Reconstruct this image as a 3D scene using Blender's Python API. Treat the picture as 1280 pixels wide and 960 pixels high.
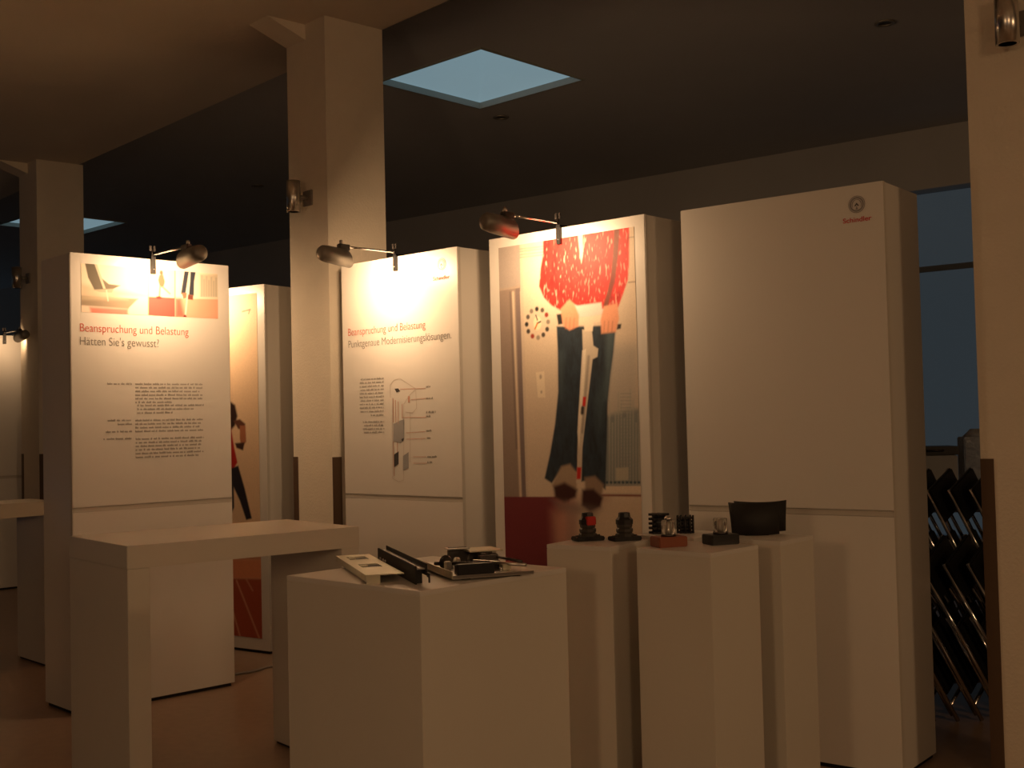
import bpy, bmesh, math, random
import numpy as np
from mathutils import Matrix, Vector
random.seed(4); rng = np.random.default_rng(7)
R = math.radians
for o in list(bpy.data.objects): bpy.data.objects.remove(o)
SC = bpy.context.scene
COL = SC.collection

# ------------------------------------------------------------------ camera
F, PITCH, ROLL, EYE = 1473.2, R(1.896), R(-1.342), 1.517
cam = bpy.data.cameras.new('camera'); cam.sensor_width = 36; cam.lens = F / 1280 * 36
cam.clip_start = .05; cam.clip_end = 100
co = bpy.data.objects.new('camera', cam); COL.objects.link(co)
co.matrix_world = Matrix.Translation((0, 0, EYE)) @ Matrix.Rotation(R(90) + PITCH, 4, 'X') @ Matrix.Rotation(ROLL, 4, 'Z')
SC.camera = co

# ------------------------------------------------------------------ world, view, room lamps
w = bpy.data.worlds.new('dusk'); SC.world = w; w.use_nodes = True
w.node_tree.nodes['Background'].inputs[0].default_value = (.30, .45, .60, 1)
w.node_tree.nodes['Background'].inputs[1].default_value = .15
vs = SC.view_settings; vs.view_transform = 'Standard'; vs.look = 'None'; vs.gamma = 1; vs.use_curve_mapping = False
vs.exposure = 0.05
WARM = (1, .58, .28)
def lamp(name, loc, watts, size, aim, colr=WARM):
    l = bpy.data.lights.new(name, 'AREA'); l.shape = 'DISK'; l.size = size; l.energy = watts; l.color = colr
    o = bpy.data.objects.new(name, l); COL.objects.link(o); o.location = loc
    o.rotation_euler = (Vector(aim) - Vector(loc)).to_track_quat('-Z', 'Y').to_euler()
    return o
# the exhibition's other shaded lamps, behind and to the sides of the camera
lamp('hall_lamp_left_offscreen', (-3.0, -2.2, 2.4), 26, .9, (0, 5, .9))
lamp('hall_lamp_right_offscreen', (4.6, .8, 2.4), 20.5, .5, (.6, 5, .9))
lamp('hall_lamp_behind_offscreen', (1.3, -2.4, 2.4), 28, .8, (0, 5, .9))

# ------------------------------------------------------------------ pixel helpers
CP, SP, CR, SR = math.cos(PITCH), math.sin(PITCH), math.cos(ROLL), math.sin(ROLL)
def ray(x, y):
    a, b = x - 640, y - 480
    a, b = CR * a + SR * b, -SR * a + CR * b
    u, d = -b / F, 1.0
    return Vector((a / F, CP * d - SP * u, SP * d + CP * u))
def on_z(x, y, z):
    r = ray(x, y); t = (z - EYE) / r.z
    return Vector((r.x * t, r.y * t, z))
def at_y(x, y, dep):
    r = ray(x, y); t = dep / r.y
    return Vector((r.x * t, dep, EYE + r.z * t))
def D(yaw): return Vector((math.sin(R(yaw)), math.cos(R(yaw)), 0))

# ------------------------------------------------------------------ materials
def lin(c): return tuple((v / 12.92 if v <= .04045 else ((v + .055) / 1.055) ** 2.4) for v in c)
def srgb(r, g, b): return lin((r / 255, g / 255, b / 255))
def mat(name, colr, rough=.5, metal=0, var=.06, scale=6, bump=0, bscale=60, emit=None, es=1, coat=0, trans=0, spec=.5, ior=1.45):
    m = bpy.data.materials.new(name); m.use_nodes = True
    nt = m.node_tree; b = nt.nodes['Principled BSDF']
    tc = nt.nodes.new('ShaderNodeTexCoord')
    nz = nt.nodes.new('ShaderNodeTexNoise'); nz.inputs['Scale'].default_value = scale; nz.inputs['Detail'].default_value = 4
    nt.links.new(tc.outputs['Object'], nz.inputs['Vector'])
    mx = nt.nodes.new('ShaderNodeMixRGB'); mx.blend_type = 'MIX'
    mx.inputs[1].default_value = tuple(max(0, c * (1 - var)) for c in colr) + (1,)
    mx.inputs[2].default_value = tuple(min(1, c * (1 + var)) for c in colr) + (1,)
    nt.links.new(nz.outputs['Fac'], mx.inputs[0]); nt.links.new(mx.outputs[0], b.inputs['Base Color'])
    b.inputs['Roughness'].default_value = rough; b.inputs['Metallic'].default_value = metal
    b.inputs['Coat Weight'].default_value = coat; b.inputs['Transmission Weight'].default_value = trans
    b.inputs['Specular IOR Level'].default_value = spec; b.inputs['IOR'].default_value = ior
    if bump:
        n2 = nt.nodes.new('ShaderNodeTexNoise'); n2.inputs['Scale'].default_value = bscale; n2.inputs['Detail'].default_value = 5
        nt.links.new(tc.outputs['Object'], n2.inputs['Vector'])
        bp = nt.nodes.new('ShaderNodeBump'); bp.inputs['Strength'].default_value = bump; bp.inputs['Distance'].default_value = .01
        nt.links.new(n2.outputs['Fac'], bp.inputs['Height']); nt.links.new(bp.outputs[0], b.inputs['Normal'])
    if emit:
        b.inputs['Emission Color'].default_value = (*emit, 1); b.inputs['Emission Strength'].default_value = es
    return m
M = {}
M['laminate'] = mat('white_laminate', (.74, .72, .68), .34, var=.015)
M['laminate_side'] = mat('white_side_laminate', (.74, .71, .66), .20, var=.02)
M['plinth'] = mat('painted_plinth', (.70, .67, .60), .33, var=.02)
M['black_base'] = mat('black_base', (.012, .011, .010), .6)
M['joint'] = mat('joint_grey', (.58, .55, .50), .5)
M['groove'] = mat('joint_groove', (.58, .55, .50), .6)
M['plaster'] = mat('column_plaster', (.74, .67, .56), .75, var=.05, scale=9, bump=.25, bscale=70)
M['soffit'] = mat('soffit_plaster', (.70, .63, .53), .8, var=.05, scale=2, bump=.15, bscale=40)
M['ceiling'] = mat('ceiling_paint', (.44, .44, .45), .8, var=.05, scale=2)
M['wall'] = mat('wall_paint', (.44, .43, .42), .8, var=.05, scale=3, bump=.1)
M['floor'] = mat('floor_covering', (.33, .23, .16), .34, var=.16, scale=18, bump=.04, bscale=160)
M['guard'] = mat('brown_guard', (.10, .062, .038), .5)
M['steel'] = mat('brushed_steel', (.62, .60, .57), .28, 1, var=.1, scale=30)
M['chrome'] = mat('chrome', (.8, .8, .8), .12, 1, var=.03)
M['dark_steel'] = mat('dark_steel', (.10, .09, .085), .38, .8, var=.2, scale=20)
M['rail'] = mat('rail_dark', (.030, .027, .024), .45, .3, var=.2)
M['zinc'] = mat('zinc_plate', (.62, .59, .46), .36, .75, var=.12, scale=25)
M['lamp_grey'] = mat('lamp_grey', (.26, .24, .21), .42, .5)
M['lamp_inner'] = mat('lamp_reflector', (.8, .78, .72), .25, .9)
M['tube'] = mat('halogen_tube', (1, .9, .7), .4, emit=(1, .72, .40), es=14)
M['black'] = mat('black_plastic', (.013, .013, .014), .38, var=.15)
M['blackrough'] = mat('black_rubber', (.016, .015, .015), .65, var=.15)
M['red'] = mat('red_plastic', (.50, .022, .015), .4)
M['terra'] = mat('terracotta_base', (.26, .075, .035), .5, var=.12)
M['acrylic'] = mat('clear_acrylic', (.80, .78, .72), .12, trans=.85, ior=1.3)
M['smoke'] = mat('smoked_body', (.05, .045, .04), .35, var=.2)
M['print_red'] = mat('print_red', (.58, .10, .06), .5)
M['print_grey'] = mat('print_grey', (.20, .185, .17), .5)
M['print_text'] = mat('print_text', (.30, .28, .26), .5)
M['print_line'] = mat('print_line', (.60, .34, .26), .5)
M['print_pale'] = mat('print_pale', (.60, .55, .50), .5)
M['print_dark'] = mat('print_dark', (.06, .058, .06), .5)
M['print_midgrey'] = mat('print_midgrey', (.36, .36, .37), .5)
M['logo_red'] = mat('logo_red', (.55, .012, .015), .5)
M['logo_grey'] = mat('logo_grey', (.26, .25, .25), .4)
M['logo_light'] = mat('logo_light', (.62, .60, .58), .4)
M['sky'] = mat('skylight_pane', (.3, .4, .45), .4, emit=(.40, .62, .72), es=.34)
M['frame'] = mat('skylight_frame', (.34, .36, .33), .5)
M['dusk'] = mat('frosted_window', (.07, .09, .11), .3, emit=(.48, .66, .80), es=.040)
M['window_frame'] = mat('window_frame_grey', (.15, .17, .19), .5)
M['box_grey'] = mat('grey_plastic_box', (.30, .34, .38), .5)
M['box_blue'] = mat('blue_box', (.06, .12, .26), .5)
M['box_white'] = mat('white_carton', (.52, .55, .58), .6)
M['film'] = mat('clear_film', (.55, .60, .64), .22, var=.35, scale=30, trans=.35, bump=.6, bscale=25)
M['cable'] = mat('cable_grey', (.30, .27, .24), .5)
def vcol_mat():
    m = bpy.data.materials.new('poster_print'); m.use_nodes = True
    b = m.node_tree.nodes['Principled BSDF']; a = m.node_tree.nodes.new('ShaderNodeVertexColor'); a.layer_name = 'ink'
    m.node_tree.links.new(a.outputs[0], b.inputs['Base Color']); b.inputs['Roughness'].default_value = .6
    return m
M['poster'] = vcol_mat()

# ------------------------------------------------------------------ mesh helpers
class MB:
    def __init__(s): s.v = []; s.f = []; s.sm = []
    def add(s, vs, fs, smooth=False, T=None):
        k = len(s.v)
        s.v += [tuple(T @ Vector(q)) if T is not None else tuple(q) for q in vs]
        s.f += [[i + k for i in f] for f in fs]; s.sm += [smooth] * len(fs)
        return s
    def box(s, a, b, T=None, bev=0):
        x0, y0, z0 = a; x1, y1, z1 = b
        if bev:
            bm = bmesh.new(); bmesh.ops.create_cube(bm, size=1)
            for v in bm.verts: v.co = Vector(((x0 + x1) / 2 + v.co.x * (x1 - x0), (y0 + y1) / 2 + v.co.y * (y1 - y0), (z0 + z1) / 2 + v.co.z * (z1 - z0)))
            bmesh.ops.bevel(bm, geom=bm.edges[:], offset=bev, segments=2, affect='EDGES')
            bm.verts.index_update(); s.add([v.co[:] for v in bm.verts], [[v.index for v in f.verts] for f in bm.faces], False, T); bm.free(); return s
        vs = [(x0, y0, z0), (x1, y0, z0), (x1, y1, z0), (x0, y1, z0), (x0, y0, z1), (x1, y0, z1), (x1, y1, z1), (x0, y1, z1)]
        return s.add(vs, [[0, 3, 2, 1], [4, 5, 6, 7], [0, 1, 5, 4], [1, 2, 6, 5], [2, 3, 7, 6], [3, 0, 4, 7]], False, T)
    def lathe(s, prof, n=20, T=None, smooth=True, cap=True, phase=0):
        vs = []; fs = []
        for r, z in prof:
            for i in range(n):
                a = 2 * math.pi * i / n + phase; vs.append((r * math.cos(a), r * math.sin(a), z))
        for j in range(len(prof) - 1):
            for i in range(n):
                k = (i + 1) % n; fs.append([j * n + i, j * n + k, (j + 1) * n + k, (j + 1) * n + i])
        if cap: fs += [list(range(n))[::-1], [(len(prof) - 1) * n + i for i in range(n)]]
        return s.add(vs, fs, smooth, T)
    def tube(s, pts, r, n=8):
        pts = [Vector(p) for p in pts]; vs = []; fs = []
        t0 = (pts[1] - pts[0]).normalized(); up = Vector((0, 0, 1)) if abs(t0.z) < .9 else Vector((1, 0, 0))
        for j, p in enumerate(pts):
            t = (pts[min(j + 1, len(pts) - 1)] - pts[max(j - 1, 0)]).normalized()
            a = t.cross(up).normalized(); b = a.cross(t)
            rr = r[j] if isinstance(r, (list, tuple)) else r
            for i in range(n):
                q = 2 * math.pi * i / n; vs.append(tuple(p + a * rr * math.cos(q) + b * rr * math.sin(q)))
        for j in range(len(pts) - 1):
            for i in range(n):
                k = (i + 1) % n; fs.append([j * n + i, j * n + k, (j + 1) * n + k, (j + 1) * n + i])
        fs += [list(range(n))[::-1], [(len(pts) - 1) * n + i for i in range(n)]]
        return s.add(vs, fs, True)
    def prism(s, poly, z0, z1, T=None):      # polygon in xy extruded in z
        n = len(poly); vs = [(x, y, z0) for x, y in poly] + [(x, y, z1) for x, y in poly]
        return s.add(vs, [list(range(n))[::-1], [n + i for i in range(n)]] + [[i, (i + 1) % n, n + (i + 1) % n, n + i] for i in range(n)], False, T)
    def build(s, name, m, parent=None, loc=None, rotz=0):
        me = bpy.data.meshes.new(name); me.from_pydata(s.v, [], s.f)
        bm = bmesh.new(); bm.from_mesh(me); bmesh.ops.recalc_face_normals(bm, faces=bm.faces); bm.to_mesh(me); bm.free()
        me.polygons.foreach_set('use_smooth', s.sm); me.materials.append(M[m] if isinstance(m, str) else m)
        o = bpy.data.objects.new(name, me); COL.objects.link(o)
        if parent: o.parent = parent
        if loc is not None: o.location = loc
        if rotz: o.rotation_euler = (0, 0, rotz)
        return o
def tag(o, label, cat, group=None):
    o['label'] = label; o['category'] = cat
    if group: o['group'] = group
    return o
def struct(o, label=None, cat=None):
    o['kind'] = 'structure'
    if label: o['label'] = label
    if cat: o['category'] = cat
    return o
def thing(name, label, cat, loc=(0, 0, 0), rotz=0, group=None):
    o = bpy.data.objects.new(name, None); COL.objects.link(o); o.empty_display_size = .1
    o.location = loc; o.rotation_euler = (0, 0, rotz); return tag(o, label, cat, group)
def copy_tree(o, parent=None):
    c = o.copy(); COL.objects.link(c); c.parent = parent
    for ch in list(o.children): copy_tree(ch, c)
    return c
def box(a, b, bev=0): return MB().box(a, b, None, bev)
def XT(loc, rx=0, ry=0, rz=0):
    return Matrix.Translation(loc) @ Matrix.Rotation(rz, 4, 'Z') @ Matrix.Rotation(ry, 4, 'Y') @ Matrix.Rotation(rx, 4, 'X')

# ------------------------------------------------------------------ setting
S = .454; KYAW = -42.3; SOFF = 4.148; CEIL = 4.45; GUARD = 1.328
K1 = Vector((-1.145, 7.446, 0)); K0 = Vector((-4.502, 11.20, 0)); K2 = Vector((2.199, 4.455, 0))
AX = D(KYAW); BX = D(KYAW + 90)                 # along the row of columns (away to the left), and towards the back
ROT = math.atan2(BX.y, BX.x)                    # local x = BX (back right), local y = AX (back left)
# back wall follows the line where it meets the ceiling
wa, wb = on_z(480, 278, CEIL), on_z(1205, 152, CEIL)
wd = (wa - wb).normalized(); wd.z = 0; wd.normalize()
wn = Vector((wd.y, -wd.x, 0))                   # into the wall, away from the camera
if wn.dot(wa) < 0: wn = -wn
def W2(s, n=0, z=0): return wb + wd * s + wn * n + Vector((0, 0, z - wb.z))
def quadbox(p, q, thick, z0, z1):               # wall slab between two floor points, thickened along wn-like normal
    p = Vector((p.x, p.y, 0)); q = Vector((q.x, q.y, 0)); d = (q - p).normalized(); n = Vector((d.y, -d.x, 0)) * thick
    vs = [p, q, q + n, p + n]
    return MB().prism([(v.x, v.y) for v in vs], z0, z1)
FAR = 18.0
fl = box((-16, -5, -.12), (16, 22, 0)).build('floor', 'floor'); struct(fl)
sl1 = [on_z(x, y, CEIL) for x, y in ((474, 103), (602, 57), (729, 98), (597, 136))]   # left, near, right, far
sl2 = [on_z(x, y, CEIL) for x, y in ((3, 283), (112, 266), (156, 272), (45, 294))]
# true squares aligned with the hall
def square(c, s):
    return [c + AX * s / 2 - BX * s / 2, c - AX * s / 2 - BX * s / 2, c - AX * s / 2 + BX * s / 2, c + AX * s / 2 + BX * s / 2]
c1 = (sl1[0] + sl1[1] + sl1[2] + sl1[3]) / 4; SLS = 1.265
c2 = on_z(78, 279, CEIL)
HA_, HB_ = D(-46.8), D(43.2); HROT = math.atan2(HB_.y, HB_.x)
def toL(p, o=K1): q = p - o; return q.dot(HB_), q.dot(HA_)
def hall(b, a, z): return K1 + HB_ * b + HA_ * a + Vector((0, 0, z))
def fromL(b, a, z): return K1 + BX * b + AX * a + Vector((0, 0, z))
# upper ceiling with two openings, in hall coordinates (b back, a along)
holes = [toL(c1), toL(c2)]
holes = [(b - SLS / 2, b + SLS / 2, a - SLS / 2, a + SLS / 2) for b, a in holes]
bs = sorted({-15.0, 14.0, *[h[0] for h in holes], *[h[1] for h in holes]}); as_ = sorted({-14.0, 22.0, *[h[2] for h in holes], *[h[3] for h in holes]})
cm = MB()
for i in range(len(bs) - 1):
    for j in range(len(as_) - 1):
        mb_, ma_ = (bs[i] + bs[i + 1]) / 2, (as_[j] + as_[j + 1]) / 2
        if any(h[0] < mb_ < h[1] and h[2] < ma_ < h[3] for h in holes): continue
        ps = [hall(bs[i], as_[j], 0), hall(bs[i + 1], as_[j], 0), hall(bs[i + 1], as_[j + 1], 0), hall(bs[i], as_[j + 1], 0)]
        cm.prism([(p.x, p.y) for p in ps], CEIL, CEIL + .06)
struct(cm.build('ceiling', 'ceiling'))
ps = [fromL(-14, -14, 0), fromL(S, -14, 0), fromL(S, 22, 0), fromL(-14, 22, 0)]
struct(MB().prism([(p.x, p.y) for p in ps], SOFF, CEIL - .002).build('ceiling_soffit', 'soffit'))
for k, h in enumerate(holes):
    r = bpy.data.objects.new('window_%d' % (k + 1), None); COL.objects.link(r); struct(r)
    cb, ca = (h[0] + h[1]) / 2, (h[2] + h[3]) / 2
    r.location = hall(cb, ca, CEIL); r.rotation_euler = (0, 0, HROT)
    q = SLS / 2; t = .02; hh = .045
    for a, b in (((-q, -q, -.012), (q, -q + t, hh)), ((-q, q - t, -.012), (q, q, hh)), ((-q, -q + t, -.012), (-q + t, q - t, hh)), ((q - t, -q + t, -.012), (q, q - t, hh))):
        box(a, b).build('reveal', 'frame', r)
    pts = [(-q, -q, hh), (q, -q, hh), (q, q, hh), (-q, q, hh)]; ap = (0, 0, hh + .22)
    for i in range(4):
        a, b = pts[i], pts[(i + 1) % 4]
        up = [(x, y, z + .012) for x, y, z in (a, b, ap)]
        MB().add([a, b, ap] + up, [[0, 1, 2], [3, 5, 4], [0, 3, 4, 1], [1, 4, 5, 2], [2, 5, 3, 0]]).build('pane', 'sky', r)
# back wall with a wide frosted window low on the right
LINT = 3.72
lp = at_y(1180, 233, 11.4)
s0 = (Vector((at_y(1085, 400, 1).x, 1, 0)))
def wall_s(px):                                  # where the ray through column px meets the back wall
    r = ray(px, 400); o = W2(0); t = o.dot(wn) / Vector((r.x, r.y, 0)).dot(wn); p = Vector((r.x, r.y, 0)) * t
    return (p - Vector((o.x, o.y, 0))).dot(wd)
sw = wall_s(1125); sr = wall_s(1345)
def linz(px, py):
    r = ray(px, py); o = W2(0); t = o.dot(wn) / Vector((r.x, r.y, 0)).dot(wn); return EYE + r.z * t
LINT = linz(1180, 233); TRANS = linz(1190, 332)
wbk = MB()
def wslab(s0_, s1_, z0, z1, n0=0, n1=.25):
    p = [W2(s0_, n0), W2(s1_, n0), W2(s1_, n1), W2(s0_, n1)]
    return [(v.x, v.y) for v in p], z0, z1
wbk.prism(*wslab(sw, 26, 0, CEIL)); wbk.prism(*wslab(sr, sw, LINT, CEIL)); wbk.prism(*wslab(sr, sw, 0, .25)); wbk.prism(*wslab(-14, sr, 0, CEIL))
struct(wbk.build('wall_back', 'wall'))
wr = bpy.data.objects.new('window_3', None); COL.objects.link(wr); struct(wr)
wr.location = W2(0, .12, 0); wr.rotation_euler = (0, 0, math.atan2(wd.y, wd.x))
xm = [sr, sw]
for x0, x1 in zip(xm[:-1], xm[1:]):
    box((x0 + .03, -.01, .28), (x1 - .03, .01, TRANS - .03)).build('pane', 'dusk', wr)
    box((x0 + .03, -.01, TRANS + .03), (x1 - .03, .01, LINT - .03)).build('pane', 'dusk', wr)
    box((x0 - .03, -.03, .25), (x0 + .03, .03, LINT)).build('mullion', 'window_frame', wr)
box((sr, -.028, TRANS - .03), (sw, .028, TRANS + .03)).build('transom', 'window_frame', wr)
# outer walls out of view
p0, p1, p2, p3 = fromL(-13, -13.5, 0), fromL(13.8, -13.5, 0), fromL(-13, 21, 0), fromL(13.8, 21, 0)
struct(quadbox(p1, p0, .25, 0, 4.5).build('wall_right', 'wall')); struct(quadbox(p2, p3, .25, 0, 4.5).build('wall_left', 'wall')); struct(quadbox(p0, p2, .25, 0, 4.5).build('wall_front', 'wall'))
# ------------------------------------------------------------------ columns
def column(base, label, haunch=True):
    r = thing('column', label, 'column', base, ROT, 'square plaster columns')   # local x = BX, local y = AX; near corner at the origin
    sh = MB().box((0, 0, 0), (S, S, SOFF))
    sh.build('shaft', 'plaster', r)
    # dark edge guards, one at the far left of each face
    g = .055; e = .004
    box((-e, S - g, .02), (0, S, GUARD)).build('edge_guard', 'guard', r)
    box((0, -e, .02), (g * 1.25, 0, GUARD)).build('edge_guard', 'guard', r)
    if haunch:   # sloped bracket under the soffit on the left face
        y0, y1 = S * .5, S; L, hh = .28, .10
        MB().add([(0, y0, SOFF), (0, y1, SOFF), (0, y1, SOFF - hh), (0, y0, SOFF - hh), (-L, y0, SOFF), (-L, y1, SOFF)],
                 [[0, 1, 2, 3], [0, 4, 5, 1], [3, 2, 5, 4], [0, 3, 4], [1, 5, 2]]).build('haunch', 'plaster', r)
    return r
column(K1, 'square plaster column between the dancer poster wall and the diagram wall')
column(K0, 'square plaster column behind the text wall with the photo strip')
column(K2, 'square plaster column in front of the stacked folding chairs')
def wall_lamp(base, px, py, label):
    # where the pixel meets the left face of the column
    r = ray(px, py); o = base; nn = BX; t = o.dot(nn) / r.dot(nn); p = r * t; z = EYE + p.z
    a = (Vector((p.x, p.y, 0)) - base).dot(AX)
    q = base + AX * a; t_ = thing('wall_lamp', label, 'wall lamp', (q.x, q.y, z), ROT, 'tube wall lamps')
    box((-.014, -.05, -.05), (0, .05, .05), .003).build('back_plate', 'lamp_grey', t_)
    MB().tube([(-.012, 0, 0), (-.075, 0, 0)], .014).build('bracket', 'lamp_grey', t_)
    MB().lathe([(.034, -.10), (.045, -.10), (.045, .10), (.034, .10), (.034, .02), (.034, -.02)], 20, XT((-.115, 0, 0)), cap=False).build('tube_shade', 'steel', t_)
    MB().lathe([(.033, -.03), (.033, .03)], 16, XT((-.115, 0, 0))).build('inner_disc', 'black', t_)
wall_lamp(K1, 386, 248, 'steel tube wall lamp on the column between the poster walls')
wall_lamp(K0, 36, 348, 'steel tube wall lamp on the column behind the text wall')
wall_lamp(K2, 1275, 31, 'steel tube wall lamp on the column in front of the stacked chairs')
def ceiling_spot(px, py, label):
    p = on_z(px, py, CEIL); t = thing('ceiling_spot', label, 'ceiling light', (p.x, p.y, CEIL), 0, 'small recessed ceiling spots')
    MB().lathe([(.075, -.002), (.075, -.012), (.05, -.014), (.05, -.002)], 20, cap=False).build('ring', 'lamp_grey', t)
    MB().lathe([(.05, -.004), (.05, -.001)], 16).build('lens', 'black', t)
ceiling_spot(626, 146, 'small round ceiling spot just beyond the big skylight')
ceiling_spot(1106, 28, 'small round ceiling spot high above the blank display wall')
ceiling_spot(322, 232, 'small round ceiling spot beside the column with the steel lamp')

# ------------------------------------------------------------------ printed graphics
class Print:
    """A flat print on a board: colours are set per vertex of a fine grid; shapes are given as photo points on the board."""
    def __init__(s, wall, u0, u1, v0, v1, nu, nv, base):
        s.wall = wall; s.r = (u0, u1, v0, v1); s.nu, s.nv = nu, nv
        s.U, s.V = np.meshgrid(np.linspace(u0, u1, nu), np.linspace(v0, v1, nv))
        s.c = np.empty((nv, nu, 3)); s.c[:] = base
    def pts(s, poly): return np.array([s.wall.uv(*p) for p in poly])
    def sdf(s, P):
        best = np.full(s.U.shape, 1e9); ins = np.zeros(s.U.shape, bool); n = len(P)
        for i in range(n):
            a, b = P[i], P[(i + 1) % n]; d = b - a; L = d @ d + 1e-12
            t = np.clip(((s.U - a[0]) * d[0] + (s.V - a[1]) * d[1]) / L, 0, 1)
            best = np.minimum(best, np.hypot(s.U - a[0] - t * d[0], s.V - a[1] - t * d[1]))
            if a[1] != b[1]:
                ins ^= ((a[1] > s.V) != (b[1] > s.V)) & (s.U < (b[0] - a[0]) * (s.V - a[1]) / (b[1] - a[1]) + a[0])
        return np.where(ins, -best, best)
    def fill(s, poly, colr, blur=.004, alpha=1.0, tex=None):
        sd = s.sdf(s.pts(poly)); a = np.clip(.5 - sd / (2 * blur), 0, 1); a = (a * a * (3 - 2 * a) * alpha)[..., None]
        cc = np.array(colr) if tex is None else tex
        s.c = s.c * (1 - a) + cc * a
    def line(s, p, q, wd_, colr, blur=.003, alpha=1.0):
        A, B = s.wall.uv(*p), s.wall.uv(*q); A, B = np.array(A), np.array(B); d = B - A
        t = np.clip(((s.U - A[0]) * d[0] + (s.V - A[1]) * d[1]) / (d @ d + 1e-12), 0, 1)
        sd = np.hypot(s.U - A[0] - t * d[0], s.V - A[1] - t * d[1]) - wd_ / 2
        a = np.clip(.5 - sd / (2 * blur), 0, 1)[..., None] * alpha
        s.c = s.c * (1 - a) + np.array(colr) * a
    def disc(s, p, ru, rv, colr, blur=.003, alpha=1.0):
        c = s.wall.uv(*p); sd = (np.hypot((s.U - c[0]) / ru, (s.V - c[1]) / rv) - 1) * min(ru, rv)
        a = np.clip(.5 - sd / (2 * blur), 0, 1)[..., None] * alpha
        s.c = s.c * (1 - a) + np.array(colr) * a
    def noise(s, su, sv):
        n = rng.standard_normal((s.nv, s.nu))
        for ax, k in ((1, su), (0, sv)):
            ker = np.hanning(k + 2)[1:-1]; ker /= np.sqrt((ker ** 2).sum())
            n = np.apply_along_axis(lambda m_: np.convolve(m_, ker, 'same'), ax, n)
        return n
    def grain(s, amt): s.c *= (1 + amt * s.noise(1, 1))[..., None]
    def build(s, name='poster'):
        nu, nv = s.nu, s.nv; me = bpy.data.meshes.new(name)
        co_ = np.stack([s.U, np.full_like(s.U, -.0015), s.V], -1).reshape(-1, 3)
        i = np.arange(nu * nv).reshape(nv, nu)
        q = np.stack([i[:-1, :-1], i[:-1, 1:], i[1:, 1:], i[1:, :-1]], -1).reshape(-1)
        me.vertices.add(nu * nv); me.vertices.foreach_set('co', co_.ravel())
        nf = len(q) // 4; me.loops.add(len(q)); me.loops.foreach_set('vertex_index', q.astype(np.int32))
        me.polygons.add(nf); me.polygons.foreach_set('loop_start', np.arange(0, nf * 4, 4, dtype=np.int32))
        me.update(calc_edges=True); me.validate()
        at = me.color_attributes.new('ink', 'FLOAT_COLOR', 'POINT')
        rgba = np.ones((nu * nv, 4), np.float32); rgba[:, :3] = np.clip(s.c, .004, .9).reshape(-1, 3); at.data.foreach_set('color', rgba.ravel())
        me.materials.append(M['poster'])
        o = bpy.data.objects.new(name, me); COL.objects.link(o); o.parent = s.wall.o; return o

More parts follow.
